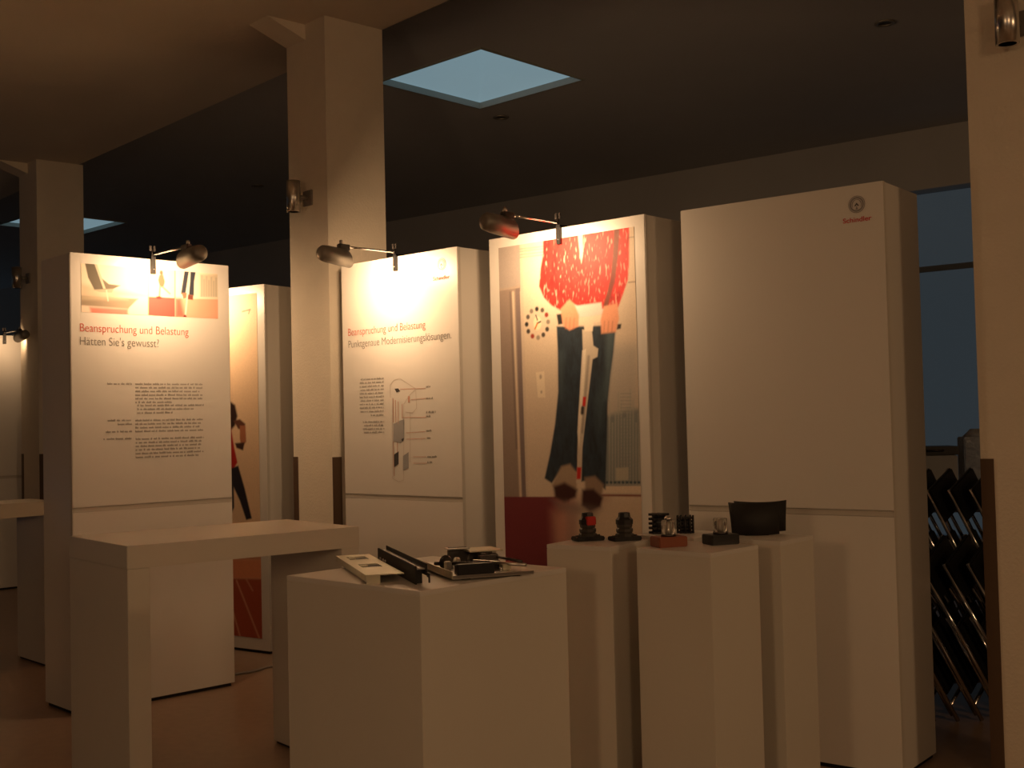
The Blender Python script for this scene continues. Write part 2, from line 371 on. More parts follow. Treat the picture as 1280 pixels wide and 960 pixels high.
SEAM = 1.10; H = 2.5
class Wall:
    def __init__(s, left, yaw, W, depth, label, seam=True):
        s.left = Vector((left[0], left[1], 0)); s.u = D(yaw); s.n = Vector((s.u.y, -s.u.x, 0)); s.W = W; s.d = depth
        s.o = thing('display_wall', label, 'display wall', s.left, math.atan2(s.u.y, s.u.x), 'tall white display walls')
        o = s.o; e = .0012
        box((.004, .019, .02), (W - .004, depth, H - .001)).build('carcass', 'laminate_side', o)
        if seam:
            box((0, 0, SEAM + .014), (W, .018, H), .0015).build('upper_board', 'laminate', o)
            box((0, 0, .02), (W, .018, SEAM - .014), .0015).build('lower_board', 'laminate', o)
            j = box((0, .004, SEAM - .0105), (W, .018, SEAM + .0105)).build('joint_strip', 'joint', o)
            box((0, .010, SEAM + .0105), (W, .018, SEAM + .014)).build('groove', 'groove', j); box((0, .010, SEAM - .014), (W, .018, SEAM - .0105)).build('groove', 'groove', j)
        else:
            box((0, 0, .02), (W, .018, H), .0015).build('front_board', 'laminate', o)
        for x in (-.003, W): box((x, .002, .02), (x + .003, .022, H - .002)).build('edge_trim', 'joint', o)
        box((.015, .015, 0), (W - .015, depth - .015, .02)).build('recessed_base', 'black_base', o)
    def uv(s, px, py):
        r = ray(px, py); t = s.left.dot(s.n) / r.dot(s.n); p = r * t
        return (p - s.left).dot(s.u), EYE + p.z
    def text(s, body, p0, p1, cap, m, name='lettering', bold=0):
        cu = bpy.data.curves.new(name, 'FONT'); cu.body = body; cu.size = 1; cu.offset = bold if bold else -.009
        ob = bpy.data.objects.new(name, cu); COL.objects.link(ob); bpy.context.view_layer.update()
        me = bpy.data.meshes.new_from_object(ob.evaluated_get(bpy.context.evaluated_depsgraph_get())); bpy.data.objects.remove(ob)
        co_ = np.array([v.co[:] for v in me.vertices]); x0, x1 = co_[:, 0].min(), co_[:, 0].max()
        a, b = s.uv(*p0), s.uv(*p1); kx = (b[0] - a[0]) / (x1 - x0); ky = cap / .72
        for v in me.vertices: v.co = (a[0] + (v.co.x - x0) * kx, -.0018, a[1] + v.co.y * ky + (b[1] - a[1]) * 0)
        me.materials.clear(); me.materials.append(M[m])
        o = bpy.data.objects.new(name, me); COL.objects.link(o); o.parent = s.o; o['label'] = 'printed lettering'; return o
    def flat(s, name, polys, m, off=.0018):     # flat print shapes given in board metres
        mb = MB()
        for P in polys: mb.add([(u, -off, v) for u, v in P], [list(range(len(P)))])
        return mb.build(name, m, s.o)
    def logo(s, c, r_, text_a, text_b, cap, red):
        u, v = s.uv(*c)
        def ring(ra, rb, n=32): return [[(u + ra * math.cos(a0), v + ra * math.sin(a0)), (u + rb * math.cos(a0), v + rb * math.sin(a0)), (u + rb * math.cos(a1), v + rb * math.sin(a1)), (u + ra * math.cos(a1), v + ra * math.sin(a1))] for a0, a1 in ((2 * math.pi * i / n, 2 * math.pi * (i + 1) / n) for i in range(n))]
        em = s.flat('emblem', ring(.0, r_), 'logo_grey', .0016)
        s.flat('emblem_ring', ring(r_ * .86, r_ * .92) + ring(r_ * .60, r_ * .66), 'logo_light', .0020).parent = em
        q = r_
        s.flat('emblem_arch', [[(u - q * .46, v - q * .42), (u - q * .16, v - q * .62), (u, v - q * .12), (u + q * .16, v - q * .62), (u + q * .46, v - q * .42), (u + q * .5, v + q * .05), (u + q * .3, v + q * .42), (u, v + q * .55), (u - q * .3, v + q * .42), (u - q * .5, v + q * .05)]], 'logo_light', .0022).parent = em
        s.flat('emblem_arrow', [[(u, v + q * .2), (u - q * .3, v - q * .2), (u - q * .12, v - q * .2), (u, v - q * .02), (u + q * .12, v - q * .2), (u + q * .3, v - q * .2)]], 'print_dark', .0026).parent = em
        s.text('Schindler', text_a, text_b, cap, 'logo_red' if red else 'print_red', 'logo_lettering', .012)
    def text_rows(s, rows, h, m='print_text'):
        """rows of body copy too small to read: (x0, x1, y) in photo points, word by word"""
        polys = []
        for (xa, ya, xb, yb) in rows:
            a, b = s.uv(xa, ya), s.uv(xb, yb); u = a[0]
            while u < b[0] - .004:
                wl_ = min(random.choice((.012, .018, .022, .03, .038, .046)), b[0] - u); v = a[1]
                k = u
                while k < u + wl_ - .002:        # letter strokes
                    hh = h * random.choice((.7, .7, .7, 1.0)); polys.append([(k, v), (k + .0034, v), (k + .0034, v + hh), (k, v + hh)]); k += .0050
                u += wl_ + .007
        o = s.flat('body_text', polys, m); o['kind'] = 'stuff'; return o

P1 = Wall((-2.382, 6.369), 46.0, .968, .394, 'white display wall with photo strip and text Hätten Sie\'s gewusst')
P2l = Vector((-.287, 6.49, 0)) + D(-47.575) * 1.0
P2 = Wall(P2l, 132.425, 1.0, .365, 'white display wall printed with a lift shaft diagram')
P3l = Vector((.649, 5.598, 0)) + D(-48.06) * 1.013
P3 = Wall(P3l, 131.94, 1.013, .397, 'display wall with poster of a jumping person in red jacket on scooter', seam=False)
P4l = Vector((1.578, 4.929, 0)) + D(-51.35) * .975
P4 = Wall(P4l, 128.65, .975, .416, 'blank white display wall with only a red logo at the top')
PDl = Vector((-1.668, 7.975, 0)) + D(-56) * 1.0
PD = Wall(PDl, 124, 1.0, .34, 'display wall with dancer poster behind the text wall', seam=False)
P0e = Vector((-4.86, 11.76, 0))
P0 = Wall(P0e - D(47) * 1.0, 47, 1.0, .40, 'far display wall standing beyond the bar table with the shadowed leg')

# --- lift diagram wall
P2.text('Beanspruchung und Belastung', (435.6, 420), (532, 411), .046, 'print_red', 'heading')
P2.text('Punktgenaue Modernisierungslösungen.', (436, 435), (564.5, 423), .046, 'print_grey', 'heading')
P2.logo((552, 330.6), .036, (541.5, 351), (562.5, 348), .022, False)
rows = [(450 + (0 if i % 3 else 1), 475.5 + i * 4.45 - .0, 480, 474.0 + i * 4.45) for i in range(11)]
rows[-1] = (464, rows[-1][1], 480, rows[-1][3])
rows += [(454 + (i % 2) * 1.5, 528.5 + i * 4.3, 480.5, 528 + i * 4.3) for i in range(4)]
P2.text_rows(rows, .011)
def U2(x, y): return P2.uv(x, y)
def seg(p, q, t, wall=P2):
    a, b = np.array(wall.uv(*p)), np.array(wall.uv(*q)); d = (b - a) / (np.hypot(*(b - a)) + 1e-9); n = np.array((-d[1], d[0])) * t / 2
    return [tuple(a - n), tuple(b - n), tuple(b + n), tuple(a + n)]
P2.flat('diagram_outline', [seg(p, q, .0035) for p, q in (((488, 481), (493, 475)), ((493, 475), (500, 473)), ((500, 473), (506, 477)), ((506, 477), (520, 486)), ((520, 486), (512, 494)), ((512, 494), (505, 505)), ((488, 481), (488, 497)), ((491, 497), (491, 598)), ((505, 505), (505, 600)), ((513, 515), (513, 578)), ((520, 488), (521, 510)), ((521, 510), (516, 516)), ((516, 516), (507, 515)), ((491, 598), (499, 602)), ((499, 602), (505, 600)))], 'print_pale')
P2.flat('diagram_leader', [seg(p, q, .003) for p, q in (((500, 486.5), (532, 485.5)), ((514, 499.5), (533, 498)), ((504, 522), (533, 521.5)), ((508, 541), (532, 539.5)), ((508, 549), (532, 548)), ((517, 571), (533, 571)), ((517, 579), (534, 579)))], 'print_line')
P2.flat('diagram_rope', [seg(p, q, .005) for p, q in (((491.8, 498), (492, 528)), ((494.6, 500), (495, 528)), ((498, 502), (498, 530)), ((492, 552), (493, 595)), ((497, 553), (497, 566)), ((503, 505), (503, 523)))], 'print_line')
P2.flat('diagram_cabin', [[P2.uv(x, y) for x, y in q] for q in (((492, 530), (500, 526), (500, 553), (492, 551)),)], 'print_midgrey')
P2.flat('diagram_cabin_side', [[P2.uv(x, y) for x, y in q] for q in (((500, 526), (505.5, 524), (505.5, 549), (500, 554)), ((504, 570), (511, 565), (511, 585), (504, 588)))], 'print_midgrey')
P2.flat('diagram_counterweight', [[P2.uv(x, y) for x, y in q] for q in (((493, 568), (498.5, 564), (498.5, 580), (493, 584)), ((493.5, 486), (498, 485.5), (500.5, 489), (496, 490.5)), ((501.5, 549), (505, 547.5), (504, 552)))], 'print_dark')
P2.flat('diagram_motor', [[P2.uv(x, y) for x, y in q] for q in (((510, 495.5), (512.5, 495), (512.5, 503), (510.3, 503.5)),)], 'print_line')
P2.text_rows([(533, 484.5, 538.5, 484.2), (533, 499, 541, 498.5), (533, 516.5, 545, 516), (533, 521.3, 539.5, 521), (533, 539.5, 539.5, 539), (534, 548.5, 538.5, 548), (534.5, 572, 547.5, 571.5), (534.5, 578.5, 541, 578)], .012, 'print_grey')
# --- text wall
P1.text('Beanspruchung und Belastung', (100, 414.2), (235.5, 419), .047, 'print_red', 'heading')
P1.text('Hätten Sie\'s gewusst?', (100, 431), (198.5, 433.5), .047, 'print_grey', 'heading')
rows = []
ys = [481, 485.6, 490.2, 494.8, 499.4, 504, 508, 512.6, 517.2]
xe = [253, 252.5, 250, 253, 253, 215, 254.5, 242, 216]
rows += [(169 if i < 6 else 171.5, y, x, y - .6) for i, (y, x) in enumerate(zip(ys, xe))]
rows += [(169, y, x, y - .8) for y, x in zip((526.6, 531.2, 535.8, 540.4), (254, 252, 249, 254))]
rows += [(169.5, y, x, y - 1) for y, x in zip((550, 554.5, 559, 563.5, 568.2, 572.8), (254.5, 252, 253, 250, 254, 248))]
rows += [(134, 480.8, 164.5, 480.8), (134.5, 526.8, 165, 526.8), (147, 531.4, 164.5, 531.4), (132, 541, 165, 541), (129, 550, 164.8, 550)]
P1.text_rows(rows, .011)
sA, sB = P1.uv(101, 329), P1.uv(272.5, 398.5)
pr = Print(P1, sA[0], sB[0], sB[1], sA[1], 300, 118, srgb(238, 226, 205))
Q = pr.fill
Q([(101, 355), (185, 369), (185, 371), (101, 372)], srgb(214, 196, 170), .02)
Q([(101, 372), (185, 371), (185, 399), (101, 399)], srgb(236, 214, 196), .02)
Q([(112, 384), (160, 386), (160, 397), (114, 394)], srgb(206, 100, 84), .012, .85)
Q([(101, 369.5), (172.5, 373.5), (160, 386), (101, 381.5)], srgb(150, 134, 112), .006)
Q([(101, 369), (140, 368.5), (160, 375), (101, 375)], srgb(196, 178, 150), .012, .7)
Q([(106, 329), (119.5, 329.5), (128, 350), (133, 363), (118, 362.5), (110, 347)], srgb(92, 84, 66), .004)
Q([(126, 347), (136, 355), (150.5, 357), (140, 362), (131, 363)], srgb(104, 94, 76), .004)
Q([(118, 330), (121, 330), (132, 361), (129, 361)], srgb(206, 196, 172), .003)
Q([(117, 362), (142, 361), (140, 366), (124, 365)], srgb(178, 166, 144), .004)
pr.line((133, 363), (135, 376), .006, srgb(224, 214, 196))
Q([(185, 337), (218.5, 338), (218.5, 372), (185, 371)], srgb(240, 220, 190), .004)
Q([(185, 371), (218.5, 372.5), (218.5, 396.5), (185, 394)], srgb(206, 84, 76), .003)
pr.line((185.3, 336), (185.3, 395), .006, srgb(222, 178, 140), alpha=.7)
Q([(199, 344), (203.5, 343), (206, 352), (204, 360), (199.5, 358), (197.5, 350)], srgb(176, 104, 78), .004)
pr.disc((201.5, 341), .010, .014, srgb(140, 90, 66))
pr.line((200, 358), (199, 372), .010, srgb(200, 150, 116)); pr.line((203.5, 359), (212, 367), .010, srgb(206, 156, 120))
pr.disc((198.5, 372), .018, .008, srgb(120, 44, 40))
pr.line((218.6, 338), (218.6, 372), .007, srgb(160, 140, 116))
Q([(219, 373), (272.5, 374), (272.5, 399), (219, 397)], srgb(234, 172, 146), .006)
Q([(219, 373), (226, 373), (231, 397), (219, 397)], srgb(206, 84, 76), .02, .9)
Q([(250, 343), (272.5, 343), (272.5, 372), (250, 371)], srgb(206, 194, 172), .012)
for k in range(7): Q([(251 + k * 3, 344 + (k * 5) % 9), (253 + k * 3, 344 + (k * 5) % 9), (253 + k * 3, 371), (251 + k * 3, 371)], srgb(172, 168, 156), .003, .7)
Q([(230.5, 339), (236, 339), (234, 352), (231.5, 368), (226, 367.5), (228.5, 352)], srgb(46, 52, 66), .003)
Q([(238, 339.5), (244.5, 339.5), (242.5, 352), (242, 369.5), (236, 368.5), (237.5, 352)], srgb(46, 52, 66), .003)
Q([(227, 366), (234, 366), (235, 372), (229, 373.5)], srgb(160, 112, 88), .004); Q([(235, 368), (241.5, 369), (241, 375), (234, 374)], srgb(116, 62, 50), .004)
pr.line((236, 345), (231.5, 396), .009, srgb(226, 214, 200)); pr.disc((231, 396), .010, .012, srgb(120, 40, 36))
pr.build('photo_strip')
# --- jumping person poster
a0, a1 = P3.uv(623.3, 310.5), P3.uv(792.7, 283); br = P3.uv(801, 600)
pu0, pu1, pv1 = a0[0], (a1[0] + br[0]) / 2, (a0[1] + a1[1]) / 2
pr = Print(P3, pu0, pu1, .14, pv1, 250, 620, srgb(214, 198, 178)); Q = pr.fill
Q([(618, 300), (650, 300), (652, 364), (620, 364)], srgb(168, 158, 152), .004)
Q([(618, 364), (646, 358), (660, 626), (622, 626)], srgb(150, 134, 124), .004)
Q([(649.5, 300), (652.5, 300), (661, 626), (656.5, 626)], srgb(206, 190, 172), .004)
Q([(644.5, 358), (650, 358), (658, 623), (653, 623)], srgb(128, 114, 112), .005)
pr.line((621, 363), (649, 358.5), .012, srgb(176, 160, 146)); pr.line((641.5, 366), (651, 621), .016, srgb(214, 196, 176), .006)
pr.line((638, 366), (646, 560), .012, srgb(118, 104, 98), .006, .8)
for k, yy in enumerate((311.5, 314.5, 318.5, 322)): pr.line((650, yy), (700, yy - 6), .006, srgb(166, 150, 134), .003, .8)
# red floor
Q([(600, 621), (712, 621), (712, 760), (600, 760)], srgb(118, 42, 50), .004)
Q([(696, 622), (760, 622), (760, 760), (706, 760)], srgb(176, 124, 108), .05, .95)
Q([(722, 622), (830, 622), (830, 760), (722, 760)], srgb(206, 188, 166), .05, .95)
Q([(690, 640), (712, 640), (708, 720), (694, 720)], srgb(196, 150, 130), .05, .6)
# window with the city
Q([(757, 430), (801, 430), (801, 608), (755, 608)], srgb(150, 152, 150), .06, .55)
Q([(755, 520), (801, 510), (801, 607.5), (753, 607.5)], srgb(112, 124, 126), .02, .85)
for k in range(11):
    xx = 761 + k * 3.7; hh = (500, 528, 515, 490, 500, 522, 508, 486, 500, 528, 515)[k]
    Q([(xx, hh), (xx + 2.2, hh), (xx + 2.2, 606), (xx, 606)], srgb(168, 168, 158), .003, .6)
for k in range(26): pr.line((776, 492 + k * 4.4), (789, 492 + k * 4.4), .004, srgb(128, 136, 136), .002, .5)
Q([(770, 585), (786, 584), (786, 600), (770, 601)], srgb(188, 182, 164), .004, .8)
for k in range(9): pr.disc((759 + k * 5, 603), .008, .006, srgb(56, 76, 86))
Q([(753, 608), (802, 607.5), (802, 616), (753, 616)], srgb(222, 204, 182), .003); pr.line((745, 619), (802, 619.5), .010, srgb(140, 90, 76))
# picture frame top right
pr.line((786, 297), (793.5, 296), .004, srgb(150, 132, 116)); pr.line((793.2, 286), (795.5, 352), .005, srgb(150, 132, 116)); pr.line((786, 353), (795.5, 352), .006, srgb(150, 132, 116))
# clock, switch
for k, (x, y) in enumerate(((342, 510), (375, 517), (400, 545), (410, 587), (404, 631), (381, 665), (350, 682), (316, 673), (291, 644), (281, 602), (289, 558), (310, 523))):
    pr.disc((600 + x / 4.8, 280 + y / 4.8), .0125, .0125, [srgb(36, 34, 34), srgb(92, 84, 74), srgb(140, 44, 34), srgb(140, 130, 116), srgb(60, 56, 50), srgb(70, 62, 54), srgb(150, 138, 122), srgb(150, 50, 30), srgb(60, 54, 50), srgb(20, 20, 22), srgb(84, 80, 74), srgb(128, 120, 108)][k], .004)
pr.disc((672, 404), .027, .036, srgb(240, 226, 196), .004); pr.line((672, 404), (676, 402), .008, srgb(50, 44, 40)); pr.line((672, 404), (669, 411), .009, srgb(200, 120, 40)); pr.line((670, 394), (672, 400), .007, srgb(60, 54, 48))
Q([(670, 465.5), (680.5, 464), (682, 497), (672.5, 497)], srgb(232, 218, 196), .004); pr.disc((676, 471), .008, .012, srgb(176, 162, 144)); pr.disc((677, 490), .006, .008, srgb(176, 162, 144))
# jeans
JN = srgb(34, 48, 60); n1 = pr.noise(9, 31)[..., None]; n2 = pr.noise(3, 9)[..., None]
jt = np.clip(np.array(JN) * (1 + .12 * n1 + .10 * n2), .004, 1)
Q([(696, 408), (736, 408), (734, 432), (728, 470), (723.5, 520), (722, 570), (723, 592), (712, 585), (702, 588), (690, 604), (681, 598), (688, 566), (694, 530), (698, 490), (697.5, 440)], JN, .007, 1, jt)
Q([(733, 408), (770, 406), (767, 440), (763, 470), (760, 500), (759, 545), (757, 612), (750, 606), (740, 600), (727, 602), (728, 560), (732, 515), (737, 455)], JN, .007, 1, jt)
Q([(758, 415), (769, 412), (764, 465), (760, 500), (755, 500), (757, 460)], srgb(84, 104, 112), .02, .6)
Q([(699, 440), (704, 440), (704, 500), (700, 500)], srgb(74, 92, 100), .03, .5); Q([(744, 500), (757, 470), (756, 520), (748, 540)], srgb(70, 90, 96), .03, .45)
# shoes
Q([(702, 583), (713, 580), (722, 592), (721, 612), (700, 616), (690, 606)], srgb(170, 150, 128), .012); Q([(731, 597), (744, 595), (755, 606), (752, 622), (732, 620)], srgb(150, 128, 110), .012)
Q([(692, 608), (706, 603), (722, 612), (720, 622), (706, 628), (694, 622)], srgb(60, 22, 20), .014); Q([(728, 612), (742, 611), (754, 622), (751, 634), (738, 640), (727, 632)], srgb(56, 20, 18), .014)
Q([(688, 624), (752, 636), (744, 646), (700, 638)], srgb(118, 104, 100), .03, .6); Q([(708, 630), (722, 630), (722, 690), (708, 690)], srgb(150, 136, 128), .04, .5)
# scooter
Q([(728, 412), (740, 412), (742, 432), (748, 436), (747, 446), (741, 449), (735, 500), (728, 560), (725, 604), (720.5, 604), (723, 560), (726, 500), (729, 445)], srgb(206, 194, 176), .005)
pr.line((736, 446), (728, 540), .016, srgb(150, 140, 130), .006, .8); Q([(728, 438), (733, 436), (729, 500), (724, 560), (722, 540)], srgb(236, 226, 208), .005, .8)
Q([(729, 496), (733, 496), (732, 508), (728, 508)], srgb(206, 34, 24), .005); Q([(721.5, 584), (727, 584), (726, 599), (721, 599)], srgb(206, 34, 24), .006); pr.line((728.5, 510), (728, 516), .02, srgb(54, 46, 44), .005)
# shirt, handlebar
Q([(718, 378), (756, 372), (756, 392), (736, 397), (722, 396)], srgb(216, 208, 200), .008)
Q([(722, 397.5), (756, 393), (756, 401), (742, 404), (741, 414), (731, 414), (730, 406), (724, 406)], srgb(226, 212, 190), .005)
Q([(696, 393), (703, 392), (704, 405), (698, 406)], srgb(30, 32, 32), .006); Q([(771, 405), (777, 405), (776, 411), (771, 412)], srgb(40, 38, 38), .005)
# jacket
rd = np.array(srgb(214, 40, 34)); s1, s2 = pr.noise(3, 11)[..., None], pr.noise(13, 25)[..., None]
jk = rd * (1 + .12 * s2) ; wh = np.clip((s1 - .9) * .55, 0, .75); jk = jk * (1 - wh) + np.array(srgb(244, 170, 150)) * wh; dk = np.clip((-s1 - 1.0) * .5, 0, .5); jk = jk * (1 - dk) + np.array(srgb(150, 16, 16)) * dk
Q([(679, 296), (787, 278), (786.5, 330), (785, 350), (779, 368), (773, 384), (753, 386), (752, 378), (722, 382), (712, 378), (701, 388), (690, 382), (680, 372), (674, 358), (676, 335), (679, 318)], rd, .007, 1, jk)
Q([(689, 350), (697, 348), (704, 368), (716, 376), (708, 378), (696, 366)], srgb(120, 14, 16), .012, .55); Q([(690, 312), (696, 312), (695, 346), (690, 348)], srgb(140, 16, 18), .012, .45)
Q([(767.5, 284), (775, 283), (773, 320), (769, 350), (760, 384), (754, 384), (763, 350), (766, 320)], srgb(108, 62, 46), .008, .9)
Q([(722.5, 294), (728.5, 293), (729, 318), (727, 330), (725, 318)], srgb(240, 214, 190), .004, .85); pr.line((727, 330), (725, 380), .006, srgb(150, 20, 18), .004, .7)
pr.line((766, 345), (764, 384), .02, srgb(130, 16, 16), .012, .5)
# hands
SK = srgb(226, 158, 124)
Q([(701, 386), (712, 374), (718, 380), (724, 394), (723, 408), (712, 413), (704, 407)], SK, .008); Q([(755, 383), (772, 379), (774, 398), (770, 415), (752, 417), (751, 400)], SK, .008)
for x in (708, 713, 718): pr.line((x, 398), (x - 1, 411), .005, srgb(170, 104, 78), .005, .6)
for x in (756, 761, 766): pr.line((x, 402), (x - 1, 415), .005, srgb(170, 104, 78), .005, .6)
pr.grain(.03); pr.build('scooter_poster')
# --- dancer poster
d0, d1 = PD.uv(320, 366), PD.uv(329, 808)
du = (d0[0] + d1[0]) / 2
pr = Print(PD, .06, du, .10, d0[1], 200, 480, srgb(226, 198, 166)); Q = pr.fill
Q([(200, 698), (345, 698), (345, 724), (200, 724)], srgb(226, 150, 110), .02); Q([(200, 722), (345, 724), (345, 830), (200, 830)], srgb(176, 84, 58), .01)
pr.line((296, 726), (326, 802), .014, srgb(224, 170, 136), .006, .8); pr.line((308, 724), (316, 738), .012, srgb(224, 170, 136), .006, .6); pr.line((286, 745), (305, 812), .014, srgb(224, 170, 136), .006, .8)
pr.line((280, 697), (330, 698), .012, srgb(190, 110, 80), .006, .6)
pr.line((303, 389.5), (313, 387), .008, srgb(120, 96, 70), .004); pr.line((312.5, 387), (311, 392), .008, srgb(120, 96, 70), .004)
Q([(270, 506), (288, 502), (294, 506), (297, 520), (294, 532), (287, 540), (272, 540)], srgb(44, 22, 16), .012)
Q([(274, 538), (289, 534), (293, 560), (297, 578), (290, 590), (274, 590)], srgb(176, 34, 28), .008)
Q([(292, 526), (300, 524), (307, 530), (304, 538), (298, 536)], srgb(96, 56, 40), .008); Q([(300, 532), (307, 532), (308, 552), (302, 560), (300, 548)], srgb(170, 108, 76), .008); Q([(294, 554), (306, 553), (304, 563), (296, 560)], srgb(60, 34, 26), .008)
Q([(288, 586), (298, 582), (306, 610), (315, 648), (308, 650), (300, 626), (290, 604)], srgb(38, 34, 44), .008); Q([(284, 590), (292, 596), (293, 634), (288, 646), (283, 640)], srgb(44, 40, 48), .008)
pr.grain(.03); pr.build('dancer_poster')
# --- blank wall logo
P4.logo((1071, 255.5), .037, (1054, 279.5), (1089.8, 275.3), .021, True)

# ------------------------------------------------------------------ clamp lamps
def clamp_lamp(wall, u, label, watts):
    # local frame of the wall: x along, -y out of the face
    p = wall.left + wall.u * u
    r = thing('clamp_lamp', label, 'clamp lamp', (p.x, p.y, H), math.atan2(wall.u.y, wall.u.x), 'clamp lamps on the display walls')
    c = MB().box((-.014, -.016, -.085), (.014, -.002, .012), None, .002).box((-.014, -.016, .002), (.014, .05, .014), None, .002)
    c.build('clamp', 'black', r)
    wgs = MB().tube([(-.004, -.008, .013), (-.004, -.008, .05)], .006).box((-.022, -.011, .045), (-.008, -.005, .075)).box((.0, -.011, .045), (.014, -.005, .075))
    wgs.build('wing_screw', 'dark_steel', r)
    MB().lathe([(.004, -.003), (.004, .003)], 8, XT((0, -.017, -.06), R(90))).build('bolt', 'steel', r)
    MB().tube([(0, -.012, .020), (0, -.02, .024), (0, -.20, .024), (0, -.37, .022)], .006).build('arm', 'chrome', r)
    # head: bell pointing back at the board and slightly down
    T = XT((0, -.56, -.026), R(-90) - R(5))
    hd = MB()
    n = 24; prof = [(.014, -.004), (.032, .000), (.043, .014), (.047, .05), (.050, .19)]
    vs = []; fs = []
    for k, (rr, z) in enumerate(prof):
        for i in range(n):
            a = 2 * math.pi * i / n; sl = .05 * (math.sin(a) * .5) if k == len(prof) - 1 else 0
            vs.append((rr * math.cos(a), rr * math.sin(a), z + sl))
    for k in range(len(prof) - 1, -1, -1):
        rr, z = prof[k]
        for i in range(n):
            a = 2 * math.pi * i / n; sl = .05 * (math.sin(a) * .5) if k == len(prof) - 1 else 0
            vs.append(((rr - .003) * math.cos(a), (rr - .003) * math.sin(a), z + sl + (.003 if k < 2 else 0)))
    m = len(prof) * 2
    for j in range(m - 1):
        for i in range(n): fs.append([j * n + i, j * n + (i + 1) % n, (j + 1) * n + (i + 1) % n, (j + 1) * n + i])
    fs += [list(range(n)), [(m - 1) * n + i for i in range(n)]]
    hd.add(vs, fs, True, T); h_ = hd.build('lamp_head', 'lamp_grey', r)
    MB().tube([T @ Vector((-.03, 0, .07)), T @ Vector((.03, 0, .07))], .006).build('halogen_tube', 'tube', h_)
    MB().box((-.016, -.43, .0), (.016, -.355, .034), None, .004).build('joint_block', 'dark_steel', r)
    MB().lathe([(.010, 0), (.010, .018), (.006, .022)], 10, XT((0, -.41, .034))).build('knob', 'steel', r)
    l = bpy.data.lights.new('halogen', 'AREA'); l.shape = 'DISK'; l.size = .075; l.energy = watts * 1.06; l.color = (1, .62, .33); l.spread = R(172)
    lo = bpy.data.objects.new('halogen', l); COL.objects.link(lo); lo.parent = r
    q = T @ Vector((0, 0, .205)); lo.location = q; aim = (Vector((0, .0, -.27)) - q).normalized(); lo.rotation_euler = aim.to_track_quat('-Z', 'Y').to_euler()
    return r
clamp_lamp(P1, .48, 'clamp lamp on the wall with the photo strip', 7.5)
clamp_lamp(P2, .50, 'clamp lamp on the lift diagram wall', 11)
clamp_lamp(P3, .49, 'clamp lamp on the wall with the red jacket poster', 8.5)
clamp_lamp(PD, .50, 'clamp lamp on the wall with the dancer poster', 11)
clamp_lamp(P0, .80, 'clamp lamp on the far wall beyond the bar table', 1.2)

# ------------------------------------------------------------------ bar tables
def bar_table(c, yaw, L, d, h, sl, lt, label):
    r = thing('bar_table', label, 'table', (c[0], c[1], 0), math.atan2(D(yaw).y, D(yaw).x), 'white bar tables')   # local x along, local y back
    box((0, 0, h - sl), (L, d, h), .002).build('top_slab', 'plinth', r)
    for x in (0, L - lt): 
        g = box((x + .001, .001, .014), (x + lt - .001, d - .001, h - sl - .0008), .002).build('leg', 'plinth', r)
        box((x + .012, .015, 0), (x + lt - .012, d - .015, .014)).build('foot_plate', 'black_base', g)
bar_table((-1.518, 4.62), 50.98, 1.055, .673, 1.071, .091, .092, 'white bar table in front of the text wall')
e2 = Vector((-3.02, 7.80, 0)); b2 = e2 - D(46) * 1.055
bar_table((b2.x, b2.y), 46, 1.055, .46, 1.075, .091, .09, 'white bar table beside the column behind the text wall')

# ------------------------------------------------------------------ plinths
def plinth(c, yaw, w1, w2, h, label):
    u = D(yaw); r = thing('plinth', label, 'plinth', (c[0], c[1], 0), math.atan2(u.y, u.x), 'white exhibit plinths')   # x right back, y left back
    box((0, 0, .016), (w1, w2, h - .016), .0015).build('body', 'plinth', r)
    box((0, 0, h - .016), (w1, w2, h), .0015).build('top_panel', 'laminate', r)
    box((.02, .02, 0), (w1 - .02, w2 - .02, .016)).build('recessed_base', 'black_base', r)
HA, HB = 1.0, 1.047
plinth((-.301, 3.688), 43.18, .699, .696, HA, 'large low plinth carrying the metal lock plates')
plinth((.355, 4.40), 34, .30, .285, HB, 'slim plinth carrying two dark ribbed fittings')
plinth((.678, 4.124), 42.5, .318, .321, HB, 'slim plinth carrying the two clear cylinders')
plinth((.998, 4.46), 41, .265, .285, HB, 'slim plinth carrying the black curved plates')
plinth((.70, 4.655), 42.5, .29, .29, HB, 'slim plinth carrying the two finned black spools')

# ------------------------------------------------------------------ exhibits
def local(c, yaw, px, py, h):        # position on a plinth top
    return on_z(px, py, h)
# pressed lock plate on the large plinth
pz = HA
pa, pb, pc_ = on_z(421, 697, pz + .03), on_z(464, 695, pz + .03), on_z(458, 722, pz + .03)
ax = (on_z(458, 727, pz) - on_z(421, 702, pz)); Lp = ax.length
rot = math.atan2(ax.y, ax.x); base = on_z(421, 704, pz)
r = thing('lock_plate', 'pale zinc lock plate with two slots under the dark rail', 'metal plate', base, rot)
